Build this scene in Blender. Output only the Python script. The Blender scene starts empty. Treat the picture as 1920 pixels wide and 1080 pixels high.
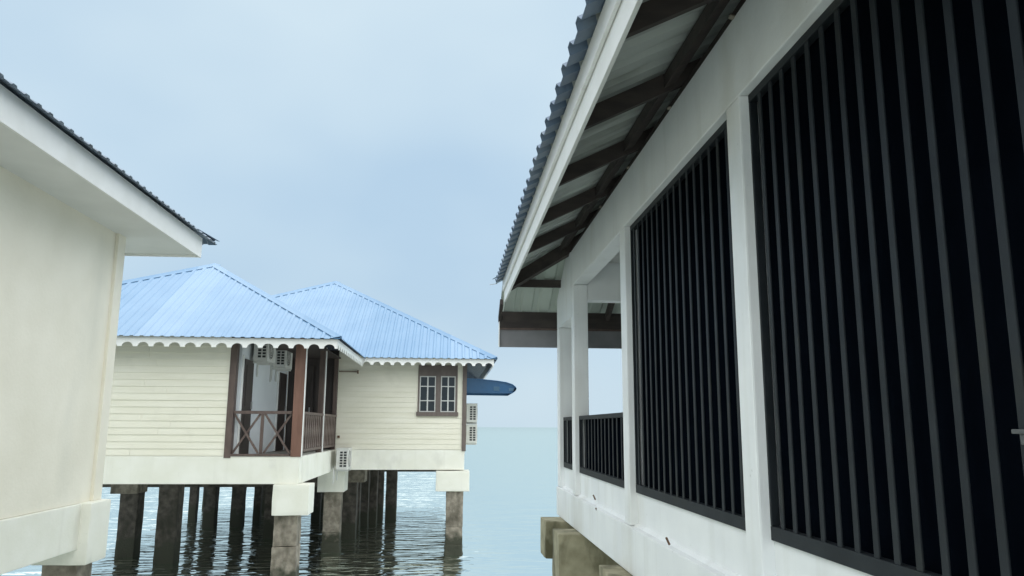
import bpy, bmesh, math, random
from mathutils import Vector, Matrix, noise
random.seed(7)
S = bpy.context.scene
col = S.collection

# ------------------------------------------------------------------ camera
YAW, PITCH, ROLL, FPX = 0.0789684, 0.1785068, 0.0053671, 1446.25
def cam_axes():
    f = Vector((math.sin(YAW)*math.cos(PITCH), math.cos(YAW)*math.cos(PITCH), math.sin(PITCH)))
    r = Vector((math.cos(YAW), -math.sin(YAW), 0)); u = r.cross(f)
    return r*math.cos(ROLL)+u*math.sin(ROLL), -r*math.sin(ROLL)+u*math.cos(ROLL), f
cr, cu, cf = cam_axes()
cd = bpy.data.cameras.new('camera'); cam = bpy.data.objects.new('camera', cd); col.objects.link(cam)
m3 = Matrix((cr, cu, -cf)).transposed()
cam.matrix_world = m3.to_4x4()
cd.sensor_width = 36; cd.lens = FPX/1920*36; cd.clip_start = .05; cd.clip_end = 40000
S.camera = cam

# ------------------------------------------------------------------ sky, sun, exposure
SUN_EL, SUN_AZ = math.radians(70), math.radians(165)      # azimuth clockwise from +Y
W = bpy.data.worlds.new('World'); S.world = W; W.use_nodes = True
nt = W.node_tree; nt.nodes.clear(); N = nt.nodes.new; L = nt.links.new
out = N('ShaderNodeOutputWorld'); bg = N('ShaderNodeBackground')
sky = N('ShaderNodeTexSky'); sky.sky_type = 'NISHITA'; sky.sun_disc = False
sky.sun_elevation = SUN_EL; sky.sun_rotation = SUN_AZ; sky.dust_density = 4; sky.air_density = 1.2; sky.ozone_density = 1.5
tc = N('ShaderNodeTexCoord'); mp = N('ShaderNodeMapping'); mp.inputs['Scale'].default_value = (1, 1, 1.7)
mp.inputs['Location'].default_value = (3.1, .4, .2)
nz = N('ShaderNodeTexNoise'); nz.inputs['Scale'].default_value = 1.9; nz.inputs['Detail'].default_value = 3.5; nz.inputs['Roughness'].default_value = .45
rp = N('ShaderNodeValToRGB'); rp.color_ramp.elements[0].position = .33; rp.color_ramp.elements[1].position = .68
rp.color_ramp.elements[0].color = (4.1, 5.55, 6.9, 1); rp.color_ramp.elements[1].color = (5.55, 6.8, 7.6, 1)
mx = N('ShaderNodeMix'); mx.data_type = 'RGBA'; mx.inputs[0].default_value = .88
L(tc.outputs['Generated'], mp.inputs[0]); L(mp.outputs[0], nz.inputs['Vector']); L(nz.outputs[0], rp.inputs[0])
L(sky.outputs[0], mx.inputs[6]); L(rp.outputs[0], mx.inputs[7]); L(mx.outputs[2], bg.inputs[0]); L(bg.outputs[0], out.inputs[0])
bg.inputs[1].default_value = .05
sd = bpy.data.lights.new('sun', 'SUN'); so = bpy.data.objects.new('sun', sd); col.objects.link(so)
sd.energy = 1.5; sd.angle = math.radians(130); sd.color = (1, .955, .88)
sv = Vector((math.sin(SUN_AZ)*math.cos(SUN_EL), math.cos(SUN_AZ)*math.cos(SUN_EL), math.sin(SUN_EL)))
so.rotation_euler = sv.to_track_quat('Z', 'Y').to_euler(); so.location = sv*60
S.view_settings.view_transform = 'Standard'; S.view_settings.look = 'None'
S.view_settings.gamma = 1; S.view_settings.use_curve_mapping = False; S.view_settings.exposure = 1.33
SEA = -3.25

# ------------------------------------------------------------------ materials
def mat(name, c1, c2=None, rough=.6, scale=3., detail=6, bump=0., bscale=None, metal=0., stretch=(1, 1, 1), lo=.35, hi=.7, spec=.5, dirt=None, dirt_scale=1.2, dirt_lo=.55, dirt_hi=.75, dstretch=(1, 1, 1), streak=None):
    m = bpy.data.materials.new(name); m.use_nodes = True; t = m.node_tree; n = t.nodes.new; l = t.links.new
    p = t.nodes['Principled BSDF']; p.inputs['Roughness'].default_value = rough; p.inputs['Metallic'].default_value = metal
    p.inputs['Specular IOR Level'].default_value = spec
    geo = n('ShaderNodeNewGeometry')
    def noi(sc, st, det):
        a = n('ShaderNodeMapping'); a.inputs['Scale'].default_value = st; l(geo.outputs['Position'], a.inputs[0])
        q = n('ShaderNodeTexNoise'); q.inputs['Scale'].default_value = sc; q.inputs['Detail'].default_value = det; l(a.outputs[0], q.inputs['Vector']); return q
    if c2 is None: c2 = c1
    q = noi(scale, stretch, detail); r = n('ShaderNodeValToRGB')
    r.color_ramp.elements[0].position = lo; r.color_ramp.elements[1].position = hi
    r.color_ramp.elements[0].color = (*c1, 1); r.color_ramp.elements[1].color = (*c2, 1); l(q.outputs[0], r.inputs[0])
    c = r.outputs[0]
    if dirt:
        d = noi(dirt_scale, dstretch, 8); dr = n('ShaderNodeMapRange'); dr.inputs[1].default_value = dirt_lo; dr.inputs[2].default_value = dirt_hi
        l(d.outputs[0], dr.inputs[0]); x = n('ShaderNodeMix'); x.data_type = 'RGBA'; l(dr.outputs[0], x.inputs[0]); l(c, x.inputs[6]); x.inputs[7].default_value = (*dirt, 1); c = x.outputs[2]
    if streak:      # thin runs left by rain water
        d = noi(1.0, (5, 5, .22), 7); dr = n('ShaderNodeMapRange'); dr.inputs[1].default_value = .56; dr.inputs[2].default_value = .74; dr.inputs[4].default_value = .42
        l(d.outputs[0], dr.inputs[0]); x = n('ShaderNodeMix'); x.data_type = 'RGBA'; l(dr.outputs[0], x.inputs[0]); l(c, x.inputs[6]); x.inputs[7].default_value = (*streak, 1); c = x.outputs[2]
        d = noi(28, (1, 1, 1), 4); dr = n('ShaderNodeMapRange'); dr.inputs[1].default_value = .70; dr.inputs[2].default_value = .78; dr.inputs[4].default_value = .45
        l(d.outputs[0], dr.inputs[0]); x = n('ShaderNodeMix'); x.data_type = 'RGBA'; l(dr.outputs[0], x.inputs[0]); l(c, x.inputs[6]); x.inputs[7].default_value = tuple(v*.62 for v in streak)+(1,); c = x.outputs[2]
    l(c, p.inputs['Base Color'])
    if bump:
        b = n('ShaderNodeBump'); b.inputs['Strength'].default_value = bump; b.inputs['Distance'].default_value = .01
        bq = noi(bscale or scale*6, stretch, 6); l(bq.outputs[0], b.inputs['Height']); l(b.outputs[0], p.inputs['Normal'])
    return m
M = {}
M['white'] = mat('white_paint', (.78, .80, .81), (.85, .87, .87), .55, 2.2, 6, .25, 18, dirt=(.66, .66, .62), dirt_scale=1.4, dirt_lo=.56, dirt_hi=.78, dstretch=(1, 1, .35), streak=(.66, .67, .64))
M['cream'] = mat('cream_plaster', (.80, .755, .635), (.865, .82, .705), .6, 1.6, 6, .25, 22, dirt=(.66, .64, .55), dirt_scale=.9, dirt_lo=.55, dirt_hi=.8, dstretch=(1, 1, .5), streak=None)
M['beam'] = mat('pale_cream_beam', (.80, .79, .69), (.86, .85, .77), .6, 2.5, 6, .25, 22, dirt=(.66, .65, .58), dirt_scale=2.2, dirt_lo=.6, dirt_hi=.82, dstretch=(1, 1, .6), streak=(.68, .66, .57))
M['board'] = mat('cream_board', (.78, .75, .62), (.84, .81, .69), .5, 2, 5, .12, 30, stretch=(.5, .5, 4), dirt=(.70, .67, .56), dirt_scale=2, dirt_lo=.58, dirt_hi=.85)
M['soffit'] = mat('white_soffit', (.74, .74, .72), (.80, .80, .78), .6, 2, 5, .1, 20)
M['trim'] = mat('white_trim', (.80, .80, .77), (.86, .86, .84), .5, 4, 5, .1, 20, dirt=(.60, .58, .52), dirt_scale=5, dirt_lo=.66, dirt_hi=.85)
M['grey_wall'] = mat('pale_grey_wall', (.72, .75, .78), (.77, .80, .82), .6, 2, 5, .1, 20)
M['bar'] = mat('charcoal_metal', (.0115, .0150, .0185), (.019, .0235, .028), .55, 5, 6, .08, 40, spec=.25, dirt=(.029, .031, .027), dirt_scale=3, dirt_lo=.58, dirt_hi=.8)
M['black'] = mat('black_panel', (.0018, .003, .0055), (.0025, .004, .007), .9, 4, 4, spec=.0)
M['rafter'] = mat('dark_stained_timber', (.035, .027, .025), (.065, .05, .044), .7, 3, 6, .2, 20, stretch=(1, 4, 4))
M['fascia_dark'] = mat('grey_fascia', (.19, .19, .20), (.235, .23, .24), .6, 4, 5, .1, 20)
M['brown'] = mat('brown_timber', (.085, .058, .050), (.13, .09, .076), .55, 5, 6, .15, 25, stretch=(3, 3, .6))
M['redbrown'] = mat('red_brown_timber', (.15, .072, .048), (.205, .103, .073), .5, 4, 6, .1, 25, stretch=(3, 3, .6))
M['door'] = mat('dark_brown_door', (.035, .026, .024), (.055, .042, .038), .5, 4, 6, .1, 25, stretch=(4, 4, .6))
M['shutter'] = mat('grey_brown_timber', (.12, .095, .085), (.16, .128, .112), .55, 4, 6, .1, 25, stretch=(3, 3, .8))
M['concrete'] = mat('old_concrete', (.19, .165, .13), (.36, .32, .26), .85, 8, 12, 1.0, 34, dirt=(.10, .088, .065), dirt_scale=4.5, dirt_lo=.5, dirt_hi=.72, dstretch=(1, 1, .45))
M['capmoss'] = mat('mossy_concrete', (.24, .22, .14), (.38, .35, .24), .85, 5, 10, .8, 20, dirt=(.10, .092, .05), dirt_scale=4, dirt_lo=.47, dirt_hi=.66, dstretch=(1, 1, .5))
M['darkpile'] = mat('dark_pile', (.055, .048, .040), (.15, .13, .108), .8, 7, 10, 1.0, 30, dirt=(.045, .042, .03), dirt_scale=4, dirt_lo=.48, dirt_hi=.7, dstretch=(1, 1, .4))  # darker tone for inner piles, cross beams and barnacle crust
M['roof'] = mat('blue_roof_metal', (.145, .275, .44), (.175, .31, .475), .33, 1.3, 6, metal=.0, spec=.7, dirt=(.155, .28, .44), dirt_scale=2.6, dirt_lo=.55, dirt_hi=.75)
M['roofdark'] = mat('weathered_blue_metal', (.085, .13, .20), (.13, .18, .25), .4, 2, 6, spec=.6, dirt=(.16, .19, .22), dirt_scale=4, dirt_lo=.5, dirt_hi=.8)
M['roofedge'] = mat('faded_blue_metal', (.20, .25, .32), (.26, .31, .38), .45, 3, 5, dirt=(.12, .13, .15), dirt_scale=5, dirt_lo=.5, dirt_hi=.75)
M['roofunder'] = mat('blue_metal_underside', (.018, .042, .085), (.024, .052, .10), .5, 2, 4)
M['galv'] = mat('galvanised_underside', (.50, .53, .51), (.62, .65, .62), .45, 1.6, 5, metal=.15, dirt=(.24, .25, .22), dirt_scale=2.2, dirt_lo=.5, dirt_hi=.8, dstretch=(.4, 2, 1))
M['endsheet'] = mat('pale_green_sheet', (.46, .51, .46), (.52, .57, .52), .5, 1.6, 5)
M['awning'] = mat('blue_awning', (.022, .085, .19), (.03, .105, .22), .25, 2, 4, spec=.6)
M['awningtop'] = mat('blue_awning_sheet', (.04, .15, .34), (.05, .19, .40), .2, 2, 4, spec=.7)
M['awninghighlight'] = mat('pale_blue_highlight', (.05, .12, .20), (.07, .15, .24), .3, 6, 4)
M['ac'] = mat('white_enamel', (.62, .62, .59), (.68, .68, .65), .4, 4, 5, dirt=(.55, .53, .46), dirt_scale=5, dirt_lo=.6, dirt_hi=.8)
M['vent'] = mat('black_vent', (.02, .022, .024), (.03, .033, .035), .6, 6, 3)
M['steel'] = mat('dull_steel', (.36, .37, .37), (.5, .5, .5), .4, 8, 5, metal=.7)
M['oldsteel'] = mat('tarnished_steel', (.07, .075, .078), (.13, .135, .135), .6, 20, 5)
M['rust'] = mat('rusty_steel', (.10, .05, .03), (.16, .09, .05), .8, 20, 5)
M['glass'] = mat('dark_window_glass', (.012, .016, .018), (.02, .024, .026), .06, 3, 3, spec=.6)
M['muntin'] = mat('white_muntin', (.56, .56, .54), (.62, .62, .60), .5, 6, 4)
M['deck'] = mat('deck_floor', (.24, .22, .20), (.32, .30, .27), .6, 4, 5, .1)

def sheets(name, w=.76, amt=.10):
    t = M[name].node_tree; n = t.nodes.new; l = t.links.new; p = t.nodes['Principled BSDF']; src = p.inputs['Base Color'].links[0].from_socket
    g = n('ShaderNodeNewGeometry'); s = n('ShaderNodeSeparateXYZ'); l(g.outputs['Position'], s.inputs[0])
    a = n('ShaderNodeMath'); a.operation = 'DIVIDE'; a.inputs[1].default_value = w; l(s.outputs[0], a.inputs[0])
    f = n('ShaderNodeMath'); f.operation = 'FLOOR'; l(a.outputs[0], f.inputs[0]); wn_ = n('ShaderNodeTexWhiteNoise'); wn_.noise_dimensions = '1D'; l(f.outputs[0], wn_.inputs['W'])
    h = n('ShaderNodeHueSaturation'); v = n('ShaderNodeMapRange'); v.inputs[3].default_value = 1-amt; v.inputs[4].default_value = 1+amt; l(wn_.outputs[0], v.inputs[0]); l(v.outputs[0], h.inputs['Value'])
    sa = n('ShaderNodeMapRange'); sa.inputs[3].default_value = 1.08; sa.inputs[4].default_value = .86; l(wn_.outputs[0], sa.inputs[0]); l(sa.outputs[0], h.inputs['Saturation'])
    l(src, h.inputs['Color']); l(h.outputs[0], p.inputs['Base Color'])
sheets('roof')
# waterline stain on piles: wet, algae-dark up to the tide mark
def tide(name):
    t = M[name].node_tree; n = t.nodes.new; l = t.links.new; p = t.nodes['Principled BSDF']
    src = p.inputs['Base Color'].links[0].from_socket
    g = n('ShaderNodeNewGeometry'); s = n('ShaderNodeSeparateXYZ'); l(g.outputs['Position'], s.inputs[0])
    q = n('ShaderNodeTexNoise'); q.inputs['Scale'].default_value = 5; q.inputs['Detail'].default_value = 5; l(g.outputs['Position'], q.inputs['Vector'])
    a = n('ShaderNodeMath'); a.operation = 'MULTIPLY_ADD'; a.inputs[1].default_value = .7; l(q.outputs[0], a.inputs[0]); l(s.outputs[2], a.inputs[2])
    r = n('ShaderNodeMapRange'); r.inputs[1].default_value = SEA+.95; r.inputs[2].default_value = SEA+.75; l(a.outputs[0], r.inputs[0])
    x = n('ShaderNodeMix'); x.data_type = 'RGBA'; l(r.outputs[0], x.inputs[0]); l(src, x.inputs[6]); x.inputs[7].default_value = (.052, .054, .036, 1)
    l(x.outputs[2], p.inputs['Base Color'])
tide('concrete'); tide('darkpile')

# ------------------------------------------------------------------ helpers
def link(o, parent=None):
    col.objects.link(o)
    if parent: o.parent = parent
    return o
def tag(o, label, cat, group=None):
    o['label'] = label; o['category'] = cat
    if group: o['group'] = group
    return o
def thing(name, label, cat, loc=(0, 0, 0), rz=0, group=None):
    o = bpy.data.objects.new(name, None); o.empty_display_size = .3; link(o); o.location = loc; o.rotation_euler = (0, 0, rz)
    return tag(o, label, cat, group)
def frame_of(parent):
    v = Vector((0, 0, 0))
    while parent: v += parent.location; parent = parent.parent
    return v
def bm_obj(name, bm, m, parent=None, smooth=False, world=True):
    if world and parent: bmesh.ops.translate(bm, verts=bm.verts, vec=-frame_of(parent))
    bmesh.ops.recalc_face_normals(bm, faces=bm.faces)
    me = bpy.data.meshes.new(name); bm.to_mesh(me); bm.free()
    for k in (m if isinstance(m, list) else [m]): me.materials.append(M[k])
    if smooth:
        for p in me.polygons: p.use_smooth = True
    return link(bpy.data.objects.new(name, me), parent)
def add_box(bm, x0, x1, y0, y1, z0, z1, bev=0.):
    t = bmesh.new()
    bmesh.ops.create_cube(t, size=1)
    for v in t.verts: v.co = Vector(((x0+x1)/2+v.co.x*(x1-x0), (y0+y1)/2+v.co.y*(y1-y0), (z0+z1)/2+v.co.z*(z1-z0)))
    if bev: bmesh.ops.bevel(t, geom=t.edges[:], offset=bev, segments=2, affect='EDGES', profile=.6)
    join(bm, t)
def join(bm, t):
    mp_ = {v: bm.verts.new(v.co) for v in t.verts}
    for f in t.faces:
        try: bm.faces.new([mp_[v] for v in f.verts])
        except ValueError: pass
    t.free()
def box(name, m, parent, x0, x1, y0, y1, z0, z1, bev=.006):
    bm = bmesh.new(); add_box(bm, x0, x1, y0, y1, z0, z1, bev); return bm_obj(name, bm, m, parent)
def rough_box(name, m, parent, x0, x1, y0, y1, z0, z1, amp=.012, step=.09, seed=0, bev=.03):
    """a cast concrete block with uneven faces and chipped edges"""
    bm = bmesh.new(); dims = (x1-x0, y1-y0, z1-z0); n = [max(2, min(22, int(d/step))) for d in dims]
    G3 = []
    for a in range(3):
        d = dims[a]; G3.append([0, bev*.4, bev]+[bev+(d-2*bev)*i/n[a] for i in range(1, n[a])]+[d-bev, d-bev*.4, d]); n[a] = len(G3[a])-1
    P = {}
    def vert(i, j, k):
        key = (i, j, k)
        if key not in P:
            c = [G3[a][ijk]-dims[a]/2 for a, ijk in enumerate(key)]
            h = [d/2 for d in dims]; q = [max(-h[a]+bev, min(h[a]-bev, c[a])) for a in range(3)]
            d = Vector(c)-Vector(q)
            if d.length > bev: d = d.normalized()*bev
            v = Vector(q)+d; w = v+Vector(((x0+x1)/2, (y0+y1)/2, (z0+z1)/2))
            w += noise.noise_vector(w*3.1+Vector((seed, 0, 0)))*amp+noise.noise_vector(w*9+Vector((0, seed, 0)))*amp*.5
            P[key] = bm.verts.new(w)
        return P[key]
    for a in range(3):
        b, c = (a+1) % 3, (a+2) % 3
        for side in (0, n[a]):
            for i in range(n[b]):
                for j in range(n[c]):
                    q = []
                    for di, dj in ((0, 0), (1, 0), (1, 1), (0, 1)):
                        t = [0, 0, 0]; t[a] = side; t[b] = i+di; t[c] = j+dj; q.append(vert(*t))
                    bm.faces.new(q)
    return bm_obj(name, bm, m, parent, smooth=True)
def prism(name, m, parent, pts, axis, a0, a1):
    """extrude a closed outline (2D) along an axis"""
    bm = bmesh.new()
    def P(p, a): return {'X': (a, p[0], p[1]), 'Y': (p[0], a, p[1]), 'Z': (p[0], p[1], a)}[axis]
    A = [bm.verts.new(P(p, a0)) for p in pts]; B = [bm.verts.new(P(p, a1)) for p in pts]; k = len(pts)
    bm.faces.new(A); bm.faces.new(B)
    for i in range(k): bm.faces.new((A[i], A[(i+1) % k], B[(i+1) % k], B[i]))
    return bm_obj(name, bm, m, parent)
def beam_between(bm, p, q, w, h, up=Vector((0, 0, 1))):
    p = Vector(p); q = Vector(q); d = (q-p).normalized(); s = d.cross(up).normalized(); u = s.cross(d)
    A = [[bm.verts.new(c+s*a*w/2+u*b*h/2) for a, b in ((-1, -1), (1, -1), (1, 1), (-1, 1))] for c in (p, q)]
    bm.faces.new(A[0]); bm.faces.new(A[1])
    for i in range(4): bm.faces.new((A[0][i], A[0][(i+1) % 4], A[1][(i+1) % 4], A[1][i]))
def strut(name, m, parent, p, q, w, h):
    bm = bmesh.new(); beam_between(bm, p, q, w, h); return bm_obj(name, bm, m, parent)
def shared(name, src, parent, delta):
    o = bpy.data.objects.new(name, src.data); link(o, parent); o.location = Vector(src.location)+Vector(delta); return o

def corrugated(name, mats, parent, P0, U, V, u0, u1, vlo, vhi, pitch=.2, h=.03, brk=(), thick=.004, vstep=None):
    """ribbed sheet metal: ribs run up the slope V, repeated along U; vlo/vhi give the cut edges"""
    P0 = Vector(P0); U = Vector(U).normalized(); V = Vector(V).normalized(); Nn = U.cross(V)
    if Nn.z < 0: Nn = -Nn
    us = []
    k = math.floor(u0/pitch)-1
    while k*pitch < u1:
        for f, z in ((0, 0), (.52, 0), (.62, 1), (.88, 1)):
            us.append((k*pitch+f*pitch, z*h))
        k += 1
    us.append((k*pitch, 0)); us.sort()
    def zat(u):
        for (a, za), (b, zb) in zip(us, us[1:]):
            if a <= u <= b: return za+(zb-za)*(u-a)/(b-a) if b > a else za
        return 0
    xs = sorted(set([u0, u1]+[u for u, _ in us if u0 < u < u1]+[b for b in brk if u0 < b < u1]))
    bm = bmesh.new(); prev = None
    for u in xs:
        z = zat(u); a, b = vlo(u), max(vlo(u)+.002, vhi(u)); p = P0+U*u+Nn*z
        cur = (bm.verts.new(p+V*a), bm.verts.new(p+V*b))
        if prev: bm.faces.new((prev[0], cur[0], cur[1], prev[1]))
        prev = cur
    if parent: bmesh.ops.translate(bm, verts=bm.verts, vec=-frame_of(parent))
    bm.normal_update()
    for f in bm.faces:
        if f.normal.dot(Nn) < 0: f.normal_flip()
    me = bpy.data.meshes.new(name); bm.to_mesh(me); bm.free()
    for k in mats: me.materials.append(M[k])
    o = link(bpy.data.objects.new(name, me), parent)
    md = o.modifiers.new('thickness', 'SOLIDIFY'); md.thickness = thick; md.offset = -1
    if len(mats) > 1: md.material_offset = 1
    return o
def hip_cap(name, m, parent, a, b, s1, s2, w=.16, lift=.045):
    a = Vector(a); b = Vector(b); bm = bmesh.new(); up = Vector((0, 0, 1)); rows = []
    n = 8
    for i in range(n+1):
        c = a.lerp(b, i/n)
        rows.append([bm.verts.new(c+Vector(s)*w*k+up*(lift+dz)) for s, k, dz in ((s1, 1, -.012), (s1, .45, .006), (s1, 0, .028), (s2, .45, .006), (s2, 1, -.012))])
    for r, t in zip(rows, rows[1:]):
        for j in range(4): bm.faces.new((r[j], r[j+1], t[j+1], t[j]))
    o = bm_obj(name, bm, m, parent)
    md = o.modifiers.new('thickness', 'SOLIDIFY'); md.thickness = .006
    return o
def scallop_board(name, m, parent, p0, p1, ztop, height=.18, arch=.085, period=.29, thick=.022):
    p0 = Vector(p0); p1 = Vector(p1); d = p1-p0; Ln = d.length; d.normalize(); nn = Vector((d.y, -d.x, 0))*thick
    k = max(1, round(Ln/period)); per = Ln/k; bm = bmesh.new(); rows = []
    prof = [(0, 0), (.13, 0)]+[(.13+.37*(1-math.cos(t*math.pi/2*1.0)) if False else .5-.36*math.cos(t*math.pi/12), math.sin(t*math.pi/12)) for t in range(0, 13)]+[(.87, 0)]
    fr = []
    for i in range(k):
        for f, g in prof: fr.append(((i+f)*per, g))
    fr.append((Ln, 0))
    for s, g in fr:
        c = p0+d*s; zb = ztop-height+arch*g
        rows.append([bm.verts.new((q.x, q.y, z)) for q, z in ((c, ztop), (c, zb), (c+nn, zb), (c+nn, ztop))])
    for r, t in zip(rows, rows[1:]):
        for j in range(4):
            try: bm.faces.new((r[j], r[(j+1) % 4], t[(j+1) % 4], t[j]))
            except ValueError: pass
    bm.faces.new(rows[0]); bm.faces.new(rows[-1])
    return bm_obj(name, bm, m, parent)
def square_pile(parent, x, y, w, ztop, m='concrete', seed=0, joints=()):
    """a precast pile: shafts of slightly different size, one on the other"""
    zs = [SEA-1.2]+sorted(joints)+[ztop]
    rnd = random.Random(seed)
    bm = bmesh.new(); first = None
    bm.free()
    for i, (a, b) in enumerate(zip(zs, zs[1:])):
        e = 0 if i == len(zs)-2 else rnd.uniform(-.015, .02); dx = rnd.uniform(-.012, .012) if i else 0
        o = rough_box('pile', m, parent, x-w/2-e+dx, x+w/2+e+dx, y-w/2-e, y+w/2+e, a+(.004 if i else 0), b, .012, .085, seed+i*3, .012)
        o.name = 'pile'
    if m == 'concrete':
        rough_box('barnacle_crust', 'darkpile', parent, x-w/2-.012, x+w/2+.012, y-w/2-.012, y+w/2+.012, SEA-.3, SEA+.26, .038, .05, seed+50, .02)
    return o

# ------------------------------------------------------------------ sea
bm = bmesh.new()
rings = [0, 12, 30, 70, 200, 800, 4000, 25000]; seg = 48
prev = None
c = bm.verts.new((0, 12, SEA))
for r in rings[1:]:
    cur = [bm.verts.new((r*math.cos(2*math.pi*i/seg), 12+r*math.sin(2*math.pi*i/seg), SEA)) for i in range(seg)]
    for i in range(seg):
        if prev: bm.faces.new((prev[i], cur[i], cur[(i+1) % seg], prev[(i+1) % seg]))
        else: bm.faces.new((c, cur[i], cur[(i+1) % seg]))
    prev = cur
wm = bpy.data.materials.new('sea_water'); wm.use_nodes = True; t = wm.node_tree; n = t.nodes.new; l = t.links.new
p = t.nodes['Principled BSDF']; p.inputs['IOR'].default_value = 1.33; p.inputs['Roughness'].default_value = .05
g = n('ShaderNodeNewGeometry')
cq = n('ShaderNodeTexNoise'); cq.inputs['Scale'].default_value = .05; cq.inputs['Detail'].default_value = 3; l(g.outputs['Position'], cq.inputs['Vector'])
crp = n('ShaderNodeValToRGB'); crp.color_ramp.elements[0].position = .35; crp.color_ramp.elements[1].position = .65
crp.color_ramp.elements[0].color = (.045, .075, .062, 1); crp.color_ramp.elements[1].color = (.06, .095, .078, 1)
l(cq.outputs[0], crp.inputs[0]); l(crp.outputs[0], p.inputs['Base Color'])
sx = n('ShaderNodeSeparateXYZ'); l(g.outputs['Position'], sx.inputs[0])
lee = n('ShaderNodeMapRange'); lee.interpolation_type = 'SMOOTHSTEP'     # the open channel lies calm, the water among the piles is ruffled
lee.inputs[1].default_value = -1.2; lee.inputs[2].default_value = 2.2; lee.inputs[3].default_value = 1.0; lee.inputs[4].default_value = .13; l(sx.outputs[0], lee.inputs[0])
def wave(scale, st, rot, detail, strength, dist, prevn=None):
    a = n('ShaderNodeMapping'); a.inputs['Scale'].default_value = st; a.inputs['Rotation'].default_value = (0, 0, rot); l(g.outputs['Position'], a.inputs[0])
    q = n('ShaderNodeTexNoise'); q.inputs['Scale'].default_value = scale; q.inputs['Detail'].default_value = detail; q.inputs['Roughness'].default_value = .5; l(a.outputs[0], q.inputs['Vector'])
    b = n('ShaderNodeBump'); b.inputs['Strength'].default_value = strength; b.inputs['Distance'].default_value = dist; mh = n('ShaderNodeMath'); mh.operation = 'MULTIPLY'; l(q.outputs[0], mh.inputs[0]); l(lee.outputs[0], mh.inputs[1]); l(mh.outputs[0], b.inputs['Height'])
    if prevn: l(prevn.outputs[0], b.inputs['Normal'])
    return b
b1 = wave(.45, (.6, 1.3, 1), .12, 2, 1, .22)
b2 = wave(2.0, (.45, 1.4, 1), -.1, 2.5, 1, .25, b1)
l(b2.outputs[0], p.inputs['Normal'])
gl = n('ShaderNodeBsdfGlossy'); gl.inputs['Roughness'].default_value = .04; gl.inputs['Color'].default_value = (.905, .97, .925, 1); l(b2.outputs[0], gl.inputs['Normal'])
fz = n('ShaderNodeFresnel'); fz.inputs['IOR'].default_value = 1.33; l(b2.outputs[0], fz.inputs['Normal'])
pw = n('ShaderNodeMath'); pw.operation = 'POWER'; pw.inputs[1].default_value = .38; l(fz.outputs[0], pw.inputs[0])
df = n('ShaderNodeBsdfDiffuse'); l(crp.outputs[0], df.inputs['Color'])
ms = n('ShaderNodeMixShader'); l(pw.outputs[0], ms.inputs[0]); l(df.outputs[0], ms.inputs[1]); l(gl.outputs[0], ms.inputs[2])
mo = [q_ for q_ in t.nodes if q_.type == 'OUTPUT_MATERIAL'][0]; l(ms.outputs[0], mo.inputs['Surface'])
M['sea'] = wm
sea = bm_obj('sea', bm, 'sea'); sea['kind'] = 'structure'; sea['label'] = 'calm pale green sea reaching to the horizon'

# ------------------------------------------------------------------ right: white pavilion with charcoal grilles
RX, IX = 1.70, 1.775
R = thing('white_pavilion', 'white house with black barred openings and dark exposed rafters, filling the right side', 'house', (4.3, 5, -1.32))
Y0 = -4.0
# floor beam and dado walls
box('floor_beam', 'white', R, 1.68, 1.95, Y0, 12.25, -1.32, -.90, .012)
box('floor_slab', 'deck', R, 1.953, 6.9, Y0, 12.25, -1.2, -.905, 0)
posts = [(-1.85, .22), (1.16, .22), (4.25, .22), (7.35, .23), (10.55, .24), (12.01, .24)]
for i, (y, w) in enumerate(posts):
    bm = bmesh.new(); add_box(bm, RX, RX+.20, y, y+w, -.897, 1.977 if i < 5 else 1.55, .012); bm_obj('post', bm, 'white', R)
for a, b in zip(posts, posts[1:]):
    ya, yb = a[0]+a[1], b[0]
    bm = bmesh.new(); add_box(bm, IX, IX+.12, ya-.003, yb+.003, -.898, -.60, .004); bm_obj('dado_wall', bm, 'white', R)
box('lintel_beam', 'white', R, RX+.004, RX+.20, Y0, 10.80, 1.98, 2.50, .008)
prism('gable_wall', 'white', R, [(10.803, 1.553), (12.25, 1.553), (12.25, 2.02), (11.2, 2.545), (10.803, 2.50)], 'X', RX+.002, RX+.20)
box('cross_beam', 'white', R, 1.903, 6.7, 10.56, 10.78, 1.76, 2.46, .006)
box('ceiling', 'soffit', R, 1.905, 6.7, Y0, 10.55, 2.30, 2.36, 0)
box('rear_wall', 'white', R, 6.72, 6.9, Y0, 12.25, -.9, 2.5, 0)
box('inner_wall', 'white', R, 1.905, 6.7, 7.36, 7.54, -.9, 2.295, 0)
box('end_wall', 'white', R, 1.69, 6.9, Y0-.2, Y0-.003, -1.32, 2.5, 0)
box('post', 'white', R, 5.0, 5.2, 12.03, 12.23, -.9, 1.9, .01)
box('dado_wall', 'white', R, 1.91, 4.99, 12.08, 12.2, -.9, -.6, .004)
# grilles: frame with bars in front of a black panel
def grille(ya, yb, za, zb, step, start, label=None):
    x0, x1 = 1.758, 1.806
    bm = bmesh.new()
    add_box(bm, x0, x1, ya, yb, za, za+.075, .003); add_box(bm, x0, x1, ya, yb, zb-.05, zb, .003)
    add_box(bm, x0+.001, x1, ya, ya+.02, za+.076, zb-.051, .003); add_box(bm, x0+.001, x1, yb-.02, yb, za+.076, zb-.051, .003)
    G = bm_obj('grille', bm, 'bar', R)
    if label: G['label'] = label
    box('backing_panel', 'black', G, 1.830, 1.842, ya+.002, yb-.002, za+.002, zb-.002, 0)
    first = None; y = start; 
    while y < yb-.06:
        if y > ya+.06:
            if first is None: first = box('bar', 'bar', G, x0+.004, x0+.013, y-.021, y+.021, za+.074, zb-.049, .003); fy = y
            else: shared('bar', first, G, (random.uniform(-.001, .001), y-fy+random.uniform(-.004, .004), 0))
        y += step
    return G
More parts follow.
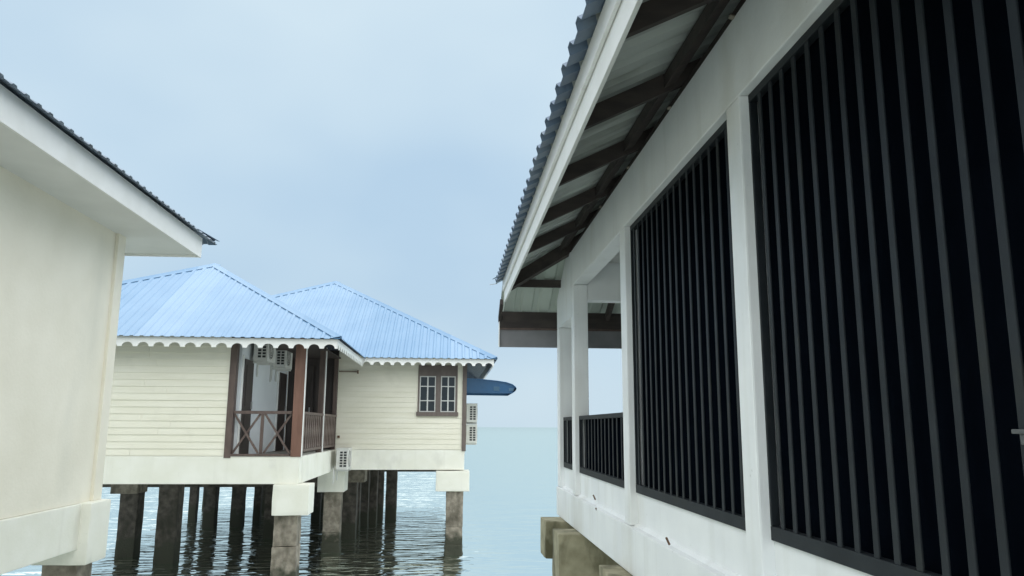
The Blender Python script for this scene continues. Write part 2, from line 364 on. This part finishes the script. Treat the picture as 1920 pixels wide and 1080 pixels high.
g1 = grille(1.383, 4.247, -.597, 1.977, .152, 1.52)
grille(4.473, 7.347, -.597, 1.977, .1715, 4.655)
grille(-1.627, 1.157, -.597, 1.977, .152, -1.5)
grille(7.583, 10.547, -.597, .155, .212, 7.74, 'low barred railing below an open bay')
grille(10.793, 12.007, -.597, .155, .212, 10.95, 'low barred railing below the last open bay')
# same low railing across the far end
bm = bmesh.new(); add_box(bm, 1.91, 4.99, 12.10, 12.14, -.597, -.53, .003); add_box(bm, 1.91, 4.99, 12.10, 12.14, .09, .15, .003)
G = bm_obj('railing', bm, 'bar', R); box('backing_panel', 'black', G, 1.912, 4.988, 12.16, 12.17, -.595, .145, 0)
f0 = box('bar', 'bar', G, 2.05, 2.08, 12.105, 12.125, -.531, .091, .002)
for i in range(1, 14): shared('bar', f0, G, (i*.212, 0, 0))
# latch on the near grille
bm = bmesh.new(); add_box(bm, 1.735, 1.759, 2.245, 2.295, -.045, -.01, .004); add_box(bm, 1.728, 1.737, 2.245, 2.32, -.012, .002, .003)
beam_between(bm, (1.742, 2.255, -.05), (1.742, 2.255, -.10), .012, .02)
bmesh.ops.translate(bm, verts=bm.verts, vec=(0, -.03, 0)); bm_obj('latch', bm, 'oldsteel', g1)
# rough mortar bead along the floor beam, rebar stubs, plaster crumbs
bm = bmesh.new(); prev = None
for i in range(220):
    y = 1.0+i*(12.2-1.0)/219; a = .022+.014*noise.noise((y*3.1, 0, 0)); b = .018+.012*noise.noise((y*4.3, 5, 0))
    r = [bm.verts.new(q) for q in ((IX+.002, y, -.899+a), (IX-.014-b*.6, y, -.899+a*.6), (IX-.02-b, y, -.9015))]
    if prev:
        for j in range(2): bm.faces.new((prev[j], prev[j+1], r[j+1], r[j]))
    prev = r
bm_obj('mortar_bead', bm, 'white', R, smooth=True)
for y, z in ((6.05, -.86), (9.1, -.80), (8.95, -.93)):
    strut('rebar_stub', 'rust', R, (1.70, y, z-.02), (1.672, y-.015, z+.035), .012, .012)
for y in (4.28, 5.68, 7.1, 8.5):
    rough_box('plaster_crumb', 'concrete', R, 1.68, 1.72, y-.03, y+.01, 2.495, 2.515, .02, .015, int(y*10), .012)
# roof
SZ = lambda x: 2.24+.5*(x-.69)                 # underside height of the side slope
EZ = lambda y: 2.72-.5*(y-11.0)                # underside height of the end slope
n5 = math.sqrt(1.25)
roofR = corrugated('roof', ['roofdark', 'galv'], R, (.69, 0, 2.24), (0, 1, 0), (1, 0, .5), Y0-.6, 12.02,
           lambda u: .13, lambda u: n5*min(3.61, max(0.0, 11.96-u)), .29, .038, brk=(8.35, 11.96))
corrugated('eave_strip', ['roofdark', 'roofdark'], roofR, (.69, 0, 2.24), (0, 1, 0), (1, 0, .5), Y0-.6, 12.02,
           lambda u: 0.0, lambda u: .1295, .29, .038, brk=())
corrugated('roof_end_slope', ['roofdark', 'endsheet'], roofR, (0, 12.85, EZ(12.85)), (1, 0, 0), (0, -1, .5), .80, 7.85,
           lambda u: 0.0, lambda u: n5*(.89+min(max(0, u-.69), max(0, 7.91-u))), .29, .034, brk=(4.3,))
corrugated('roof_far_slope', ['roofdark', 'galv'], roofR, (7.91, 0, 2.24), (0, 1, 0), (-1, 0, .5), Y0-.6, 11.96,
           lambda u: 0.0, lambda u: n5*min(3.61, max(0.0, 11.96-u)), .29, .034, brk=(8.35,))
hip_cap('hip_cap', 'roofdark', roofR, (.70, 11.96, 2.25), (4.3, 8.34, 4.06), (.707, .707, 0), (-.707, -.707, 0), .1, .05)
# fascia: an upper board and a lower board behind it
box('fascia_board', 'trim', R, .800, .826, Y0-.5, 12.04, 2.12, 2.285, .004)
box('fascia_board', 'trim', R, .829, .856, Y0-.5, 12.03, 1.945, 2.26, .004)
# rafters of the side slope
for y in (-3.0, -1.6, -.2, 1.2, 2.62, 4.05, 5.46, 6.86, 8.30, 9.72):
    prism('rafter', 'rafter', R, [(.857, SZ(.857)-.165), (2.3, SZ(2.3)-.165), (2.3, SZ(2.3)-.012), (.857, SZ(.857)-.012)], 'Y', y-.028, y+.028)
strut('hip_rafter', 'rafter', R, (.86, 11.78, 2.17), (2.4, 10.24, 2.94), .08, .19)
strut('hip_rafter', 'rafter', R, (.80, 12.20, 1.98), (.80, 12.66, 1.75), .05, .10)
for x in (1.64,):
    prism('purlin', 'rafter', R, [(x-.05, SZ(x-.05)-.13), (x+.04, SZ(x+.04)-.13), (x+.04, SZ(x+.04)-.02), (x-.05, SZ(x-.05)-.02)], 'Y', Y0, 10.98)
box('wall_plate', 'rafter', R, 1.74, 1.88, Y0, 11.1, 2.503, 2.60, .004)
box('purlin', 'rafter', R, .84, 6.9, 11.80, 11.86, EZ(11.86)-.13, EZ(11.86)-.012, .004)
for x in (2.6, 4.3, 6.0):
    bm = bmesh.new(); beam_between(bm, (x, 12.62, EZ(12.62)-.09), (x, 9.9, EZ(9.9)-.09), .06, .15); bm_obj('rafter', bm, 'rafter', R)
box('end_fascia_board', 'fascia_dark', R, .80, 7.85, 12.66, 12.69, 1.30, 1.64, .003)
box('end_fascia_board', 'rafter', R, .80, 7.85, 12.625, 12.655, 1.62, EZ(12.63)-.02, .003)
box('end_fascia_batten', 'brown', R, .80, 7.85, 12.632, 12.657, 1.585, 1.617, .002)
box('end_fascia_trim', 'trim', R, .785, .798, 12.61, 12.70, 1.30, 1.76, .002)
strut('loose_wire', 'steel', R, (.72, 12.06, 2.25), (.60, 12.10, 2.235), .008, .008)
# pile caps and piles under the floor
for k, (ya, yb, xe) in enumerate(((11.38, 11.98, 1.40), (10.03, 10.61, 1.395), (7.05, 7.85, 1.49), (4.2, 4.9, 1.42), (1.2, 1.9, 1.42))):
    rough_box('pile_cap', 'capmoss', R, xe, 6.6, ya, yb, -1.84 if k < 1 else -1.95, -1.326, .009, .1, 11+k*5, .010)
    square_pile(R, 2.25, (ya+yb)/2, .42, -1.80, 'concrete', 31+k)

# ------------------------------------------------------------------ left: cream house end
LX = -4.28
Lh = thing('cream_house', 'cream plastered house corner with wide white eave, at the left edge', 'house', (-6.8, 3.5, -1.42))
box('wall', 'cream', Lh, -9.3, LX, -4, 9.95, -.90, 2.42, .004)
box('corner_pilaster', 'cream', Lh, -4.55, -4.24, 9.93, 10.15, -.897, 2.418, .008)
box('end_wall', 'cream', Lh, -9.3, -4.553, 9.953, 10.12, -.9, 2.41, 0)
box('floor_beam', 'beam', Lh, -9.3, LX+.028, -4, 10.15, -1.42, -.903, .014)
rough_box('pile_cap', 'beam', Lh, -4.75, -4.14, 9.66, 10.2, -1.59, -.897, .005, .08, 3, .014)
square_pile(Lh, -4.47, 9.95, .40, -1.58, 'concrete', 77)
rough_box('pile_cap', 'beam', Lh, -4.75, -4.2, 5.2, 5.8, -1.59, -1.425, .005, .08, 5, .014)
square_pile(Lh, -4.47, 5.5, .40, -1.58, 'concrete', 79)
for y in (9.9, 6.8): square_pile(Lh, -8.0, y, .40, -1.42, 'darkpile', int(y*3))
box('soffit', 'soffit', Lh, -9.9, -3.628, -4.5, 11.12, 2.405, 2.425, 0)
box('fascia_board', 'trim', Lh, -3.626, -3.60, -4.5, 11.15, 2.37, 2.66, .004)
box('fascia_board', 'trim', Lh, -9.9, -3.63, 11.123, 11.148, 2.372, 2.66, .004)
rl = corrugated('roof', ['roofedge', 'roofedge'], Lh, (-3.49, 0, 2.64), (0, 1, 0), (-1, 0, .5), -5, 11.48,
           lambda u: 0.0, lambda u: n5*min(3.4, max(0.0, 11.48-u)), .19, .016, brk=(7.96,))
corrugated('roof_end_slope', ['roofdark', 'roofdark'], rl, (0, 11.48, 2.64), (1, 0, 0), (0, -1, .5), -10.19, -3.49,
           lambda u: 0.0, lambda u: n5*min(max(0, -3.49-u), max(0, u+10.25)), .19, .016, brk=(-6.85,))
corrugated('roof_far_slope', ['roofdark', 'roofdark'], rl, (-10.25, 0, 2.64), (0, 1, 0), (1, 0, .5), -5, 11.48,
           lambda u: 0.0, lambda u: n5*min(3.4, max(0.0, 11.48-u)), .19, .016, brk=(7.96,))
hip_cap('hip_cap', 'roofdark', rl, (-3.51, 11.46, 2.645), (-6.87, 8.10, 4.33), (-.707, .707, 0), (.707, -.707, 0), .12, .04)

# ------------------------------------------------------------------ middle: blue roofed house on piles
H = thing('stilt_house', 'cream boarded house on piles with pale blue hipped metal roofs and scalloped trim', 'house', (-4, 19, -1.13))
F1, F2 = 16.0, 20.8                       # front wall planes
XA, XB, XC = -10.2, -4.25, -2.95          # front volume: left end, balcony wall, right end
XR = .40                                  # right end of rear volume
ZB, ZF, ZW = -1.13, -.60, 1.74            # beam underside, floor, wall top
rnd = random.Random(3)
def boards(wall, x0, x1, yf, z0, z1, gaps=(), bh=.135):
    """horizontal lapped boards, each one a piece; gaps are (xa, xb, za, zb) openings"""
    z = z0
    while z < z1-.02:
        zt = min(z+bh, z1); segs = [(x0, x1)]
        for ga, gb, ya, yb in gaps:
            if zt > ya+.02 and z < yb-.02:
                segs = [s for (a, b) in segs for s in ((a, min(b, ga)), (max(a, gb), b)) if s[1]-s[0] > .02]
        cut = []
        for a, b in segs:                      # butt joints where two lengths meet
            while b-a > 3.2: c_ = a+rnd.uniform(1.4, 2.9); cut.append((a, c_)); a = c_
            cut.append((a, b))
        for a, b in cut:
            t = rnd.uniform(-.0015, .0015)
            prism('board', 'board', wall, [(yf-.025+t, z+.003), (yf-.025+t, z+.008), (yf-.012+t, zt+.002), (yf+.002, zt+.002), (yf+.002, z+.003)], 'X', a+.002, b-.002)
        z += bh
w1 = box('front_wall', 'board', H, XA, XB-.16, F1+.004, F1+.15, ZF, ZW+.25, 0)
boards(w1, XA, XB-.16, F1, ZF+.01, ZW+.2)
w2 = box('rear_wall', 'board', H, XC, XR-.06, F2+.004, F2+.15, ZF, ZW+.25, 0)
WX0, WX1, WZ0, WZ1 = -.845, .20, .285, 1.62
boards(w2, XC, XR-.065, F2, ZF+.01, ZW+.2, [(WX0, WX1, WZ0, WZ1)])
box('left_wall', 'board', H, XA, XA+.15, F1+.16, 28.8, ZF, ZW+.2, 0)
box('side_wall', 'board', H, XR-.15, XR, F2+.155, 28.8, ZF, ZW+.2, 0)
box('back_wall', 'board', H, XA, XR, 28.81, 28.95, ZF, ZW+.2, 0)
# beams round the floor and the floor slab
box('floor_beam', 'beam', H, XA, XC, F1-.03, F1+.28, ZB, ZF+.005, .01)
box('floor_beam', 'beam', H, XC-.28, XC+.004, F1+.283, F2-.005, ZB, ZF+.003, .01)
box('floor_beam', 'beam', H, XC-.26, XR+.01, F2-.02, F2+.28, ZB+.02, ZF+.004, .01)
box('floor_beam', 'beam', H, XR-.28, XR+.008, F2+.283, 29, ZB+.02, ZF+.003, .01)
box('floor_slab', 'deck', H, XA+.02, XC-.285, F1+.285, F2+.28, ZB+.25, ZF-.01, 0)
box('floor_slab', 'concrete', H, XA+.02, XR-.29, F2+.285, 34, ZB+.25, ZF-.01, 0)  # lengthened past the back wall, unseen, to darken the water's reflections
for yy in (22.6, 24.3, 26.2, 28.2, 30.2, 32.0, 33.7): box('cross_beam', 'darkpile', H, XA+.1, -3.3 if yy < 30 else XR-.3, yy, yy+.35, -1.68, ZB+.247, .01)  # unseen beams added under the floor to block sky from the water reflections
# balcony: inner wall with two doors, end wall with dark door, posts
box('balcony_wall', 'grey_wall', H, XB-.16, XB, F1+.165, F2, ZF-.008, ZW+.25, 0)
def door(x, ya, yb, zt):
    d = box('door', 'door', H, x+.002, x+.05, ya, yb, ZF, zt, .006)
    box('door_frame', 'trim', d, x+.001, x+.03, ya-.07, ya-.002, ZF, zt+.07, .004)
    box('door_frame', 'trim', d, x+.001, x+.03, yb+.002, yb+.07, ZF, zt+.07, .004)
    for z0, z1 in ((ZF+.15, ZF+.85), (ZF+1.0, zt-.12)): box('door_panel', 'door', d, x+.052, x+.06, ya+.12, yb-.12, z0, z1, .004)
    box('handle', 'steel', d, x+.05, x+.085, yb-.10, yb-.07, ZF+.95, ZF+1.1, .004)
door(XB, 16.28, 16.98, 1.36); door(XB, 19.62, 20.42, 1.31)
ew = box('balcony_end_wall', 'door', H, XB, XC, F2+.02, F2+.15, ZF-.006, ZW+.25, 0)
for x0, x1 in ((XB+.06, XB+.66), (XB+.72, XC-.05)):
    d = box('door', 'door', H, x0, x1, F2-.03, F2+.015, ZF, 1.55, .006)
    box('door_panel', 'door', d, x0+.1, x1-.1, F2-.042, F2-.033, ZF+.15, ZF+.85, .004); box('door_panel', 'door', d, x0+.1, x1-.1, F2-.042, F2-.033, ZF+1.0, 1.4, .004)
box('handle', 'steel', H, XB+.58, XB+.61, F2-.08, F2-.045, ZF+.95, ZF+1.08, .004)
box('balcony_ceiling', 'rafter', H, XB-.1, XC+.05, F1, F2, ZW+.02, ZW+.05, 0)
box('post', 'brown', H, XB-.175, XB-.045, F1-.045, F1+.12, ZF-.03, ZW+.1, .006)
box('post', 'redbrown', H, XC-.185, XC+.02, F1-.05, F1+.15, ZF-.002, ZW+.1, .008)
box('post_edge_strip', 'trim', H, XC+.022, XC+.035, F1-.045, F1+.03, ZF, ZW+.1, 0)
box('post', 'brown', H, XC-.12, XC+.0, 18.52, 18.68, ZF+.002, ZW+.1, .006)
box('post_edge_strip', 'trim', H, XC+.003, XC+.02, 18.60, 18.68, ZF+.01, ZW+.1, 0)
box('post', 'brown', H, XC-.10, XC+.0, F2-.13, F2-.045, ZF+.002, ZW+.1, .006)
box('threshold', 'brown', H, XB-.05, XC-.20, F1-.048, F1+.05, ZF+.006, ZF+.05, .004)
# front railing: two crossed panels about a centre upright
ra, rb = XB-.05, XC-.205; zt, zb = .265, ZF+.055; ry = F1+.01
fr = box('railing', 'brown', H, ra, rb, ry-.035, ry+.035, zt-.03, zt+.03, .004)
mid = (ra+rb)/2; bm = None
box('upright', 'brown', fr, mid-.03, mid+.03, ry-.02, ry+.02, zb, zt-.032, .003)
for a, b in ((ra+.02, mid-.05), (mid+.05, rb-.01)):
    strut('brace', 'brown', fr, (a, ry-.008, zt-.03), (b, ry-.008, zb+.01), .024, .04)
    strut('brace', 'brown', fr, (b, ry+.018, zt-.03), (a, ry+.018, zb+.01), .024, .04)
# side railing: shaped flat balusters
xs_ = XC-.02
sr = box('railing', 'brown', H, xs_-.03, xs_+.035, F1+.175, F2-.05, zt-.03, zt+.025, .004)
box('bottom_rail', 'brown', sr, xs_-.02, xs_+.03, F1+.175, F2-.05, zb+.03, zb+.085, .004)
first = None; y = F1+.32
prof = [(0, .075), (.06, .075), (.16, .05), (.30, .05), (.44, .085), (.5, .095), (.56, .085), (.70, .05), (.84, .05), (.94, .075), (1, .075)]
z0_, z1_ = zb+.087, zt-.032
while y < F2-.12:
    if abs(y-18.6) > .12:
        if first is None:
            pts = [(y-w, z0_+f*(z1_-z0_)) for f, w in prof]+[(y+w, z0_+f*(z1_-z0_)) for f, w in reversed(prof)]
            first = prism('baluster', 'brown', sr, pts, 'X', xs_-.008, xs_+.014); fy = y
        else: shared('baluster', first, sr, (0, y-fy, 0))
    y += .245
# casement window
wn = box('window', 'shutter', H, WX0, WX1, F2-.045, F2+.004, WZ1-.29, WZ1, .005)
box('sill', 'shutter', wn, WX0-.03, WX1+.03, F2-.075, F2+.004, WZ0-.012, WZ0+.098, .005)
for x0, x1 in ((WX0, -.80), (-.378, -.240), (.145, WX1)):
    box('stile', 'shutter', wn, x0, x1, F2-.043, F2+.003, WZ0+.10, WZ1-.292, .004)
for x0, x1 in ((-.80, -.378), (-.240, .145)):
    zc0, zc1 = WZ0+.10, WZ1-.293
    box('pane', 'glass', wn, x0, x1, F2-.012, F2-.004, zc0, zc1, 0)
    bm = bmesh.new(); b_ = .024
    add_box(bm, x0, x0+b_, F2-.038, F2-.013, zc0, zc1); add_box(bm, x1-b_, x1, F2-.038, F2-.013, zc0, zc1)
    for z in (zc0, zc1-b_, zc0+(zc1-zc0)*.30, zc0+(zc1-zc0)*.70): add_box(bm, x0+b_, x1-b_, F2-.037, F2-.014, z, z+b_)
    add_box(bm, (x0+x1)/2-.017, (x0+x1)/2+.017, F2-.036, F2-.015, zc0+b_, zc1-b_)
    bm_obj('casement_bars', bm, 'muntin', wn)
box('corner_post', 'shutter', H, XR-.062, XR+.045, F2-.055, F2+.06, ZF-.03, ZW+.1, .005)
strut('bracket_rod', 'rust', H, (XC+.02, F2-.06, 1.42), (XC+.52, F2-.06, 1.42), .02, .02)
box('bracket_plate', 'rust', H, XC+.5, XC+.53, F2-.09, F2-.03, 1.37, 1.46, .003)
box('cable_box', 'rust', H, XC+.05, XC+.11, F2-.06, F2-.033, -.30, -.24, .003)
# roofs ----------------------------------------------------------------
E1y, E1x, Z1, A1 = 15.3, -2.145, 1.69, (-5.77, 18.92, 3.84)
s1 = (A1[2]-Z1)/(A1[1]-E1y); n1 = math.sqrt(1+s1*s1); t1 = A1[1]-E1y
CL = -10.9
rf = corrugated('roof', ['roof', 'roofunder'], H, (0, E1y, Z1), (1, 0, 0), (0, 1, s1), CL, E1x, lambda u: 0,
      lambda u: n1*t1*max(0, min((u-CL)/(A1[0]-CL), (E1x-u)/(E1x-A1[0]))), .19, .016, brk=(A1[0],))
s2r = .573; E2y, E2x, Z2, A2 = 19.9, 1.21, 1.73, (-3.73, 24.84, 4.56); n2 = math.sqrt(1+s2r*s2r)
corrugated('roof_side_slope', ['roof', 'roofunder'], rf, (E1x, 0, Z1), (0, 1, 0), (-1, 0, s1), E1y, 22.4,
      lambda u: n1*max(0, (.04+s2r*(u-E2y))/s1) if u > E2y-.07 else 0, lambda u: n1*(E1x-A1[0])*max(0, min((u-E1y)/t1, (A1[1]+t1-u)/t1)), .19, .016, brk=(E2y-.07, A1[1]))
# left slope of the front roof
sl = (A1[2]-Z1)/(A1[0]-CL); nl = math.sqrt(1+sl*sl)
corrugated('roof_left_slope', ['roof', 'roofunder'], rf, (CL, 0, Z1), (0, 1, 0), (1, 0, sl), E1y, 22.5,
      lambda u: 0, lambda u: nl*(A1[0]-CL)*max(0, min((u-E1y)/t1, (A1[1]+t1-u)/t1)), .19, .016, brk=(A1[1],))
CL2 = -10.5; t2 = A2[1]-E2y
def v2lo(u):
    if u > E1x: return 0
    return n2*max(0, (Z1+s1*min(E1x-u, E1x-A1[0]) if u > A1[0] else A1[2])-Z2)/s2r*.98
rg = corrugated('rear_roof', ['roof', 'roofunder'], rf, (0, E2y, Z2), (1, 0, 0), (0, 1, s2r), -5.7, E2x, v2lo,
      lambda u: n2*t2*max(0, min((u-CL2)/(A2[0]-CL2), (E2x-u)/(E2x-A2[0]))), .19, .016, brk=(E1x, A2[0], A1[0]))
corrugated('roof_right_slope', ['roof', 'roofunder'], rf, (E2x, 0, Z2), (0, 1, 0), (-1, 0, s2r), E2y, 29.7,
      lambda u: 0, lambda u: n2*t2*max(0, min((u-E2y)/t2, (A2[1]+t2-u)/t2)), .19, .016, brk=(A2[1],))
corrugated('roof_back_slope', ['roof', 'roofunder'], rf, (0, 29.78, Z2), (1, 0, 0), (0, -1, s2r), CL2, E2x,
      lambda u: 0, lambda u: n2*t2*max(0, min((u-CL2)/(A2[0]-CL2), (E2x-u)/(E2x-A2[0]))), .19, .016, brk=(A2[0],))
q = .7071
def hips(a, b, sA, sB): hip_cap('hip_cap', 'roof', rf, a, b, sA, sB, .15, .03)
hips((E1x, E1y, Z1), A1, Vector((-1, 0, 0))*.95+Vector((0, 0, .05)), Vector((0, 1, 0))*.95+Vector((0, 0, .05)))
hips((CL, E1y, Z1), A1, Vector((1, 0, 0)), Vector((0, 1, 0)))
hips((E2x, E2y, Z2), A2, Vector((-1, 0, 0)), Vector((0, 1, 0)))
hips((CL2+4.2, E2y+4.2*t2/(A2[0]-CL2), Z2+4.2*(A2[2]-Z2)/(A2[0]-CL2)), A2, Vector((1, 0, 0)), Vector((0, 1, 0)))
# scalloped eave boards
scallop_board('scalloped_fascia', 'trim', H, (CL+.1, E1y+.10, 0), (E1x-.09, E1y+.10, 0), Z1-.004, .185, .085, .292)
scallop_board('scalloped_fascia', 'trim', H, (E1x-.105, E1y+.12, 0), (E1x-.105, E2y+.02, 0), Z1+.0, .185, .085, .292)
scallop_board('scalloped_fascia', 'trim', H, (E1x-.12, E2y+.10, 0), (E2x-.09, E2y+.10, 0), Z2-.004, .175, .08, .268)
scallop_board('scalloped_fascia', 'trim', H, (E2x-.105, E2y+.12, 0), (E2x-.105, 29.6, 0), Z2, .175, .08, .268)
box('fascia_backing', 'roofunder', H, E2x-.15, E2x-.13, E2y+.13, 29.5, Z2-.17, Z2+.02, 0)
# awning on the right hand wall
aw = [(.45, 1.315), (.9, 1.30), (1.3, 1.262), (1.55, 1.225), (1.72, 1.17), (1.81, 1.10), (1.835, 1.05), (1.80, .99), (1.72, .93)]
prism('awning', 'awning', H, [(.46, .925)]+[(a, z-.012) for a, z in aw], 'Y', 21.40, 21.43)
pts = aw+[(a-.004, z-.012) for a, z in reversed(aw)]
A_ = prism('awning_sheet', 'awningtop', H, pts, 'Y', 21.36, 23.2)
prism('awning_end', 'awning', A_, [(.46, .925)]+[(a, z-.012) for a, z in aw], 'Y', 23.1, 23.13)
box('awning_edge', 'awning', A_, .46, 1.72, 21.385, 21.398, .915, .945, .003)
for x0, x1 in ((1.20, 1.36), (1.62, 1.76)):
    box('awning_highlight', 'awninghighlight', A_, x0, x1, 21.392, 21.3975, .985, 1.10 if x0 < 1.5 else 1.06, .002)  # highlights on the awning end, put in as paler blue patches
# caps and piles
def cap(x0, x1, y0, y1, z0, m='beam', s=1): rough_box('pile_cap', m, H, x0, x1, y0, y1, z0, ZB-.003, .006, .08, s, .012)
cap(-3.42, -2.72, 15.88, 16.5, -1.72, 'beam', 4); square_pile(H, -3.17, 16.2, .45, -1.715, 'concrete', 5, (-2.32, -2.95))
cap(-3.42, -2.72, 21.15, 21.9, -1.70, 'beam', 8); square_pile(H, -3.04, 21.55, .44, -1.695, 'concrete', 9, (-2.75,))
cap(-3.0, -2.45, 23.6, 24.3, -1.62, 'concrete', 18); square_pile(H, -2.9, 24.0, .42, -1.6, 'darkpile', 19)
cap(-.32, .55, 20.70, 21.4, -1.65, 'beam', 12); square_pile(H, .17, 21.0, .44, -1.645, 'concrete', 13, (-2.55,))
cap(-8.45, -7.8, 20.7, 21.4, -1.70, 'concrete', 22); square_pile(H, -8.03, 21.05, .45, -1.69, 'darkpile', 23)
for k, (x, y, w) in enumerate(((-6.75, 20.1, .46), (-8.65, 22.6, .42), (-7.75, 26.9, .38), (-6.9, 27.0, .38), (-8.8, 28.5, .26), (-6.6, 28.4, .24), (-5.5, 28.6, .22), (-3.0, 25.9, .40), (-2.85, 27.0, .42), (-2.62, 27.6, .42), (-2.5, 28.6, .42), (-2.02, 28.8, .38), (.15, 25.0, .4), (.15, 28.4, .4), (-9.9, 16.3, .45), (-5.2, 24.2, .36), (-4.6, 28.5, .3), (-9.3, 32.0, .4), (-7.2, 32.2, .4), (-5.0, 32.0, .4), (-2.9, 32.1, .4))):
    square_pile(H, x, y, w, ZB+.23 if x > -8 or y > 17 else ZB, 'darkpile', 40+k)

# ------------------------------------------------------------------ air conditioner outdoor units
def ac_unit(label, loc, rz):
    """local frame: front faces -y, length along x, base at z = 0"""
    T = thing('air_conditioner', label, 'air conditioner', loc, rz, 'outdoor air conditioner units on the blue roofed house')
    def lb(name, m, par, *a, bev=.004):
        bm = bmesh.new(); add_box(bm, *a, bev); return bm_obj(name, bm, m, par, world=False)
    Lx, D, Hh = .76, .30, .52
    c = lb('casing', 'ac', T, -Lx/2, Lx/2, -D/2, D/2, 0, Hh, bev=.015)
    lb('lid', 'ac', c, -Lx/2-.006, Lx/2+.006, -D/2-.006, D/2+.006, Hh-.03, Hh+.008, bev=.006)
    # round fan opening with guard rings
    bm = bmesh.new(); bmesh.ops.create_cone(bm, cap_ends=True, segments=32, radius1=.21, radius2=.21, depth=.006, matrix=Matrix.Translation((-.10, -D/2-.003, Hh/2)) @ Matrix.Rotation(math.pi/2, 4, 'X'))
    f = bm_obj('fan_opening', bm, 'vent', c, world=False)
    for r in (.05, .10, .15, .205):
        bm = bmesh.new(); k = 32; rows = []
        for i in range(k):
            a = 2*math.pi*i/k; rows.append([bm.verts.new((-.10+(r+dr)*math.cos(a), -D/2-.008+dy, Hh/2+(r+dr)*math.sin(a))) for dr, dy in ((-.005, -.005), (.005, -.005), (.005, .001), (-.005, .001))])
        for i in range(k):
            for j in range(4): bm.faces.new((rows[i][j], rows[i][(j+1) % 4], rows[(i+1) % k][(j+1) % 4], rows[(i+1) % k][j]))
        bm_obj('guard_ring', bm, 'ac', f, world=False)
    for i in range(6):
        a = math.pi*i/6; bm = bmesh.new()
        beam_between(bm, (-.10-.2*math.cos(a), -D/2-.013, Hh/2-.2*math.sin(a)), (-.10+.2*math.cos(a), -D/2-.013, Hh/2+.2*math.sin(a)), .006, .004, Vector((0, 1, 0)))
        bm_obj('guard_spoke', bm, 'ac', f, world=False)
    bm = bmesh.new(); beam_between(bm, (-.30, D/2-.05, .10), (-.30, D/2+.07, .06), .03, .03); beam_between(bm, (-.30, D/2+.055, .075), (-.30, D/2+.055, -.34), .03, .03, Vector((0, 1, 0))); bm_obj('pipe', bm, 'ac', c, world=False)
    for s in (-1, 1):
        for cx in (-.075, .02):
            for i in range(6):
                z = .07+i*.066; x = s*(Lx/2+.001)
                lb('vent_slot', 'vent', c, x-.003, x+.003, cx-.034, cx+.034, z, z+.046, bev=0)
    for x in (-.25, .25):
        lb('bracket', 'ac', T, x-.02, x+.02, -D/2, D/2+.06, -.045, -.003, bev=.003)
        lb('bracket', 'ac', T, x-.02, x+.02, D/2+.03, D/2+.06, -.30, -.047, bev=.003)
    return T
ac_unit('small white air conditioner unit under the eave, nearest the left brown balcony post', (XB+.22, 17.15, 1.30+.06), math.pi/2)
ac_unit('white air conditioner unit high on balcony wall, just left of the red brown post', (XB+.22, 19.0, 1.30+.06), math.pi/2)
ac_unit('white air conditioner unit low beside the balcony beam, below the side railing', (-2.66, 20.42, -1.07), math.pi/2)
ac_unit('upper air conditioner unit of the pair on the right wall, below the blue awning', (XR+.23, 22.5, .13), math.pi/2)
ac_unit('lower air conditioner unit of the pair on the right wall, just above the sea horizon', (XR+.23, 22.5, -.45), math.pi/2)
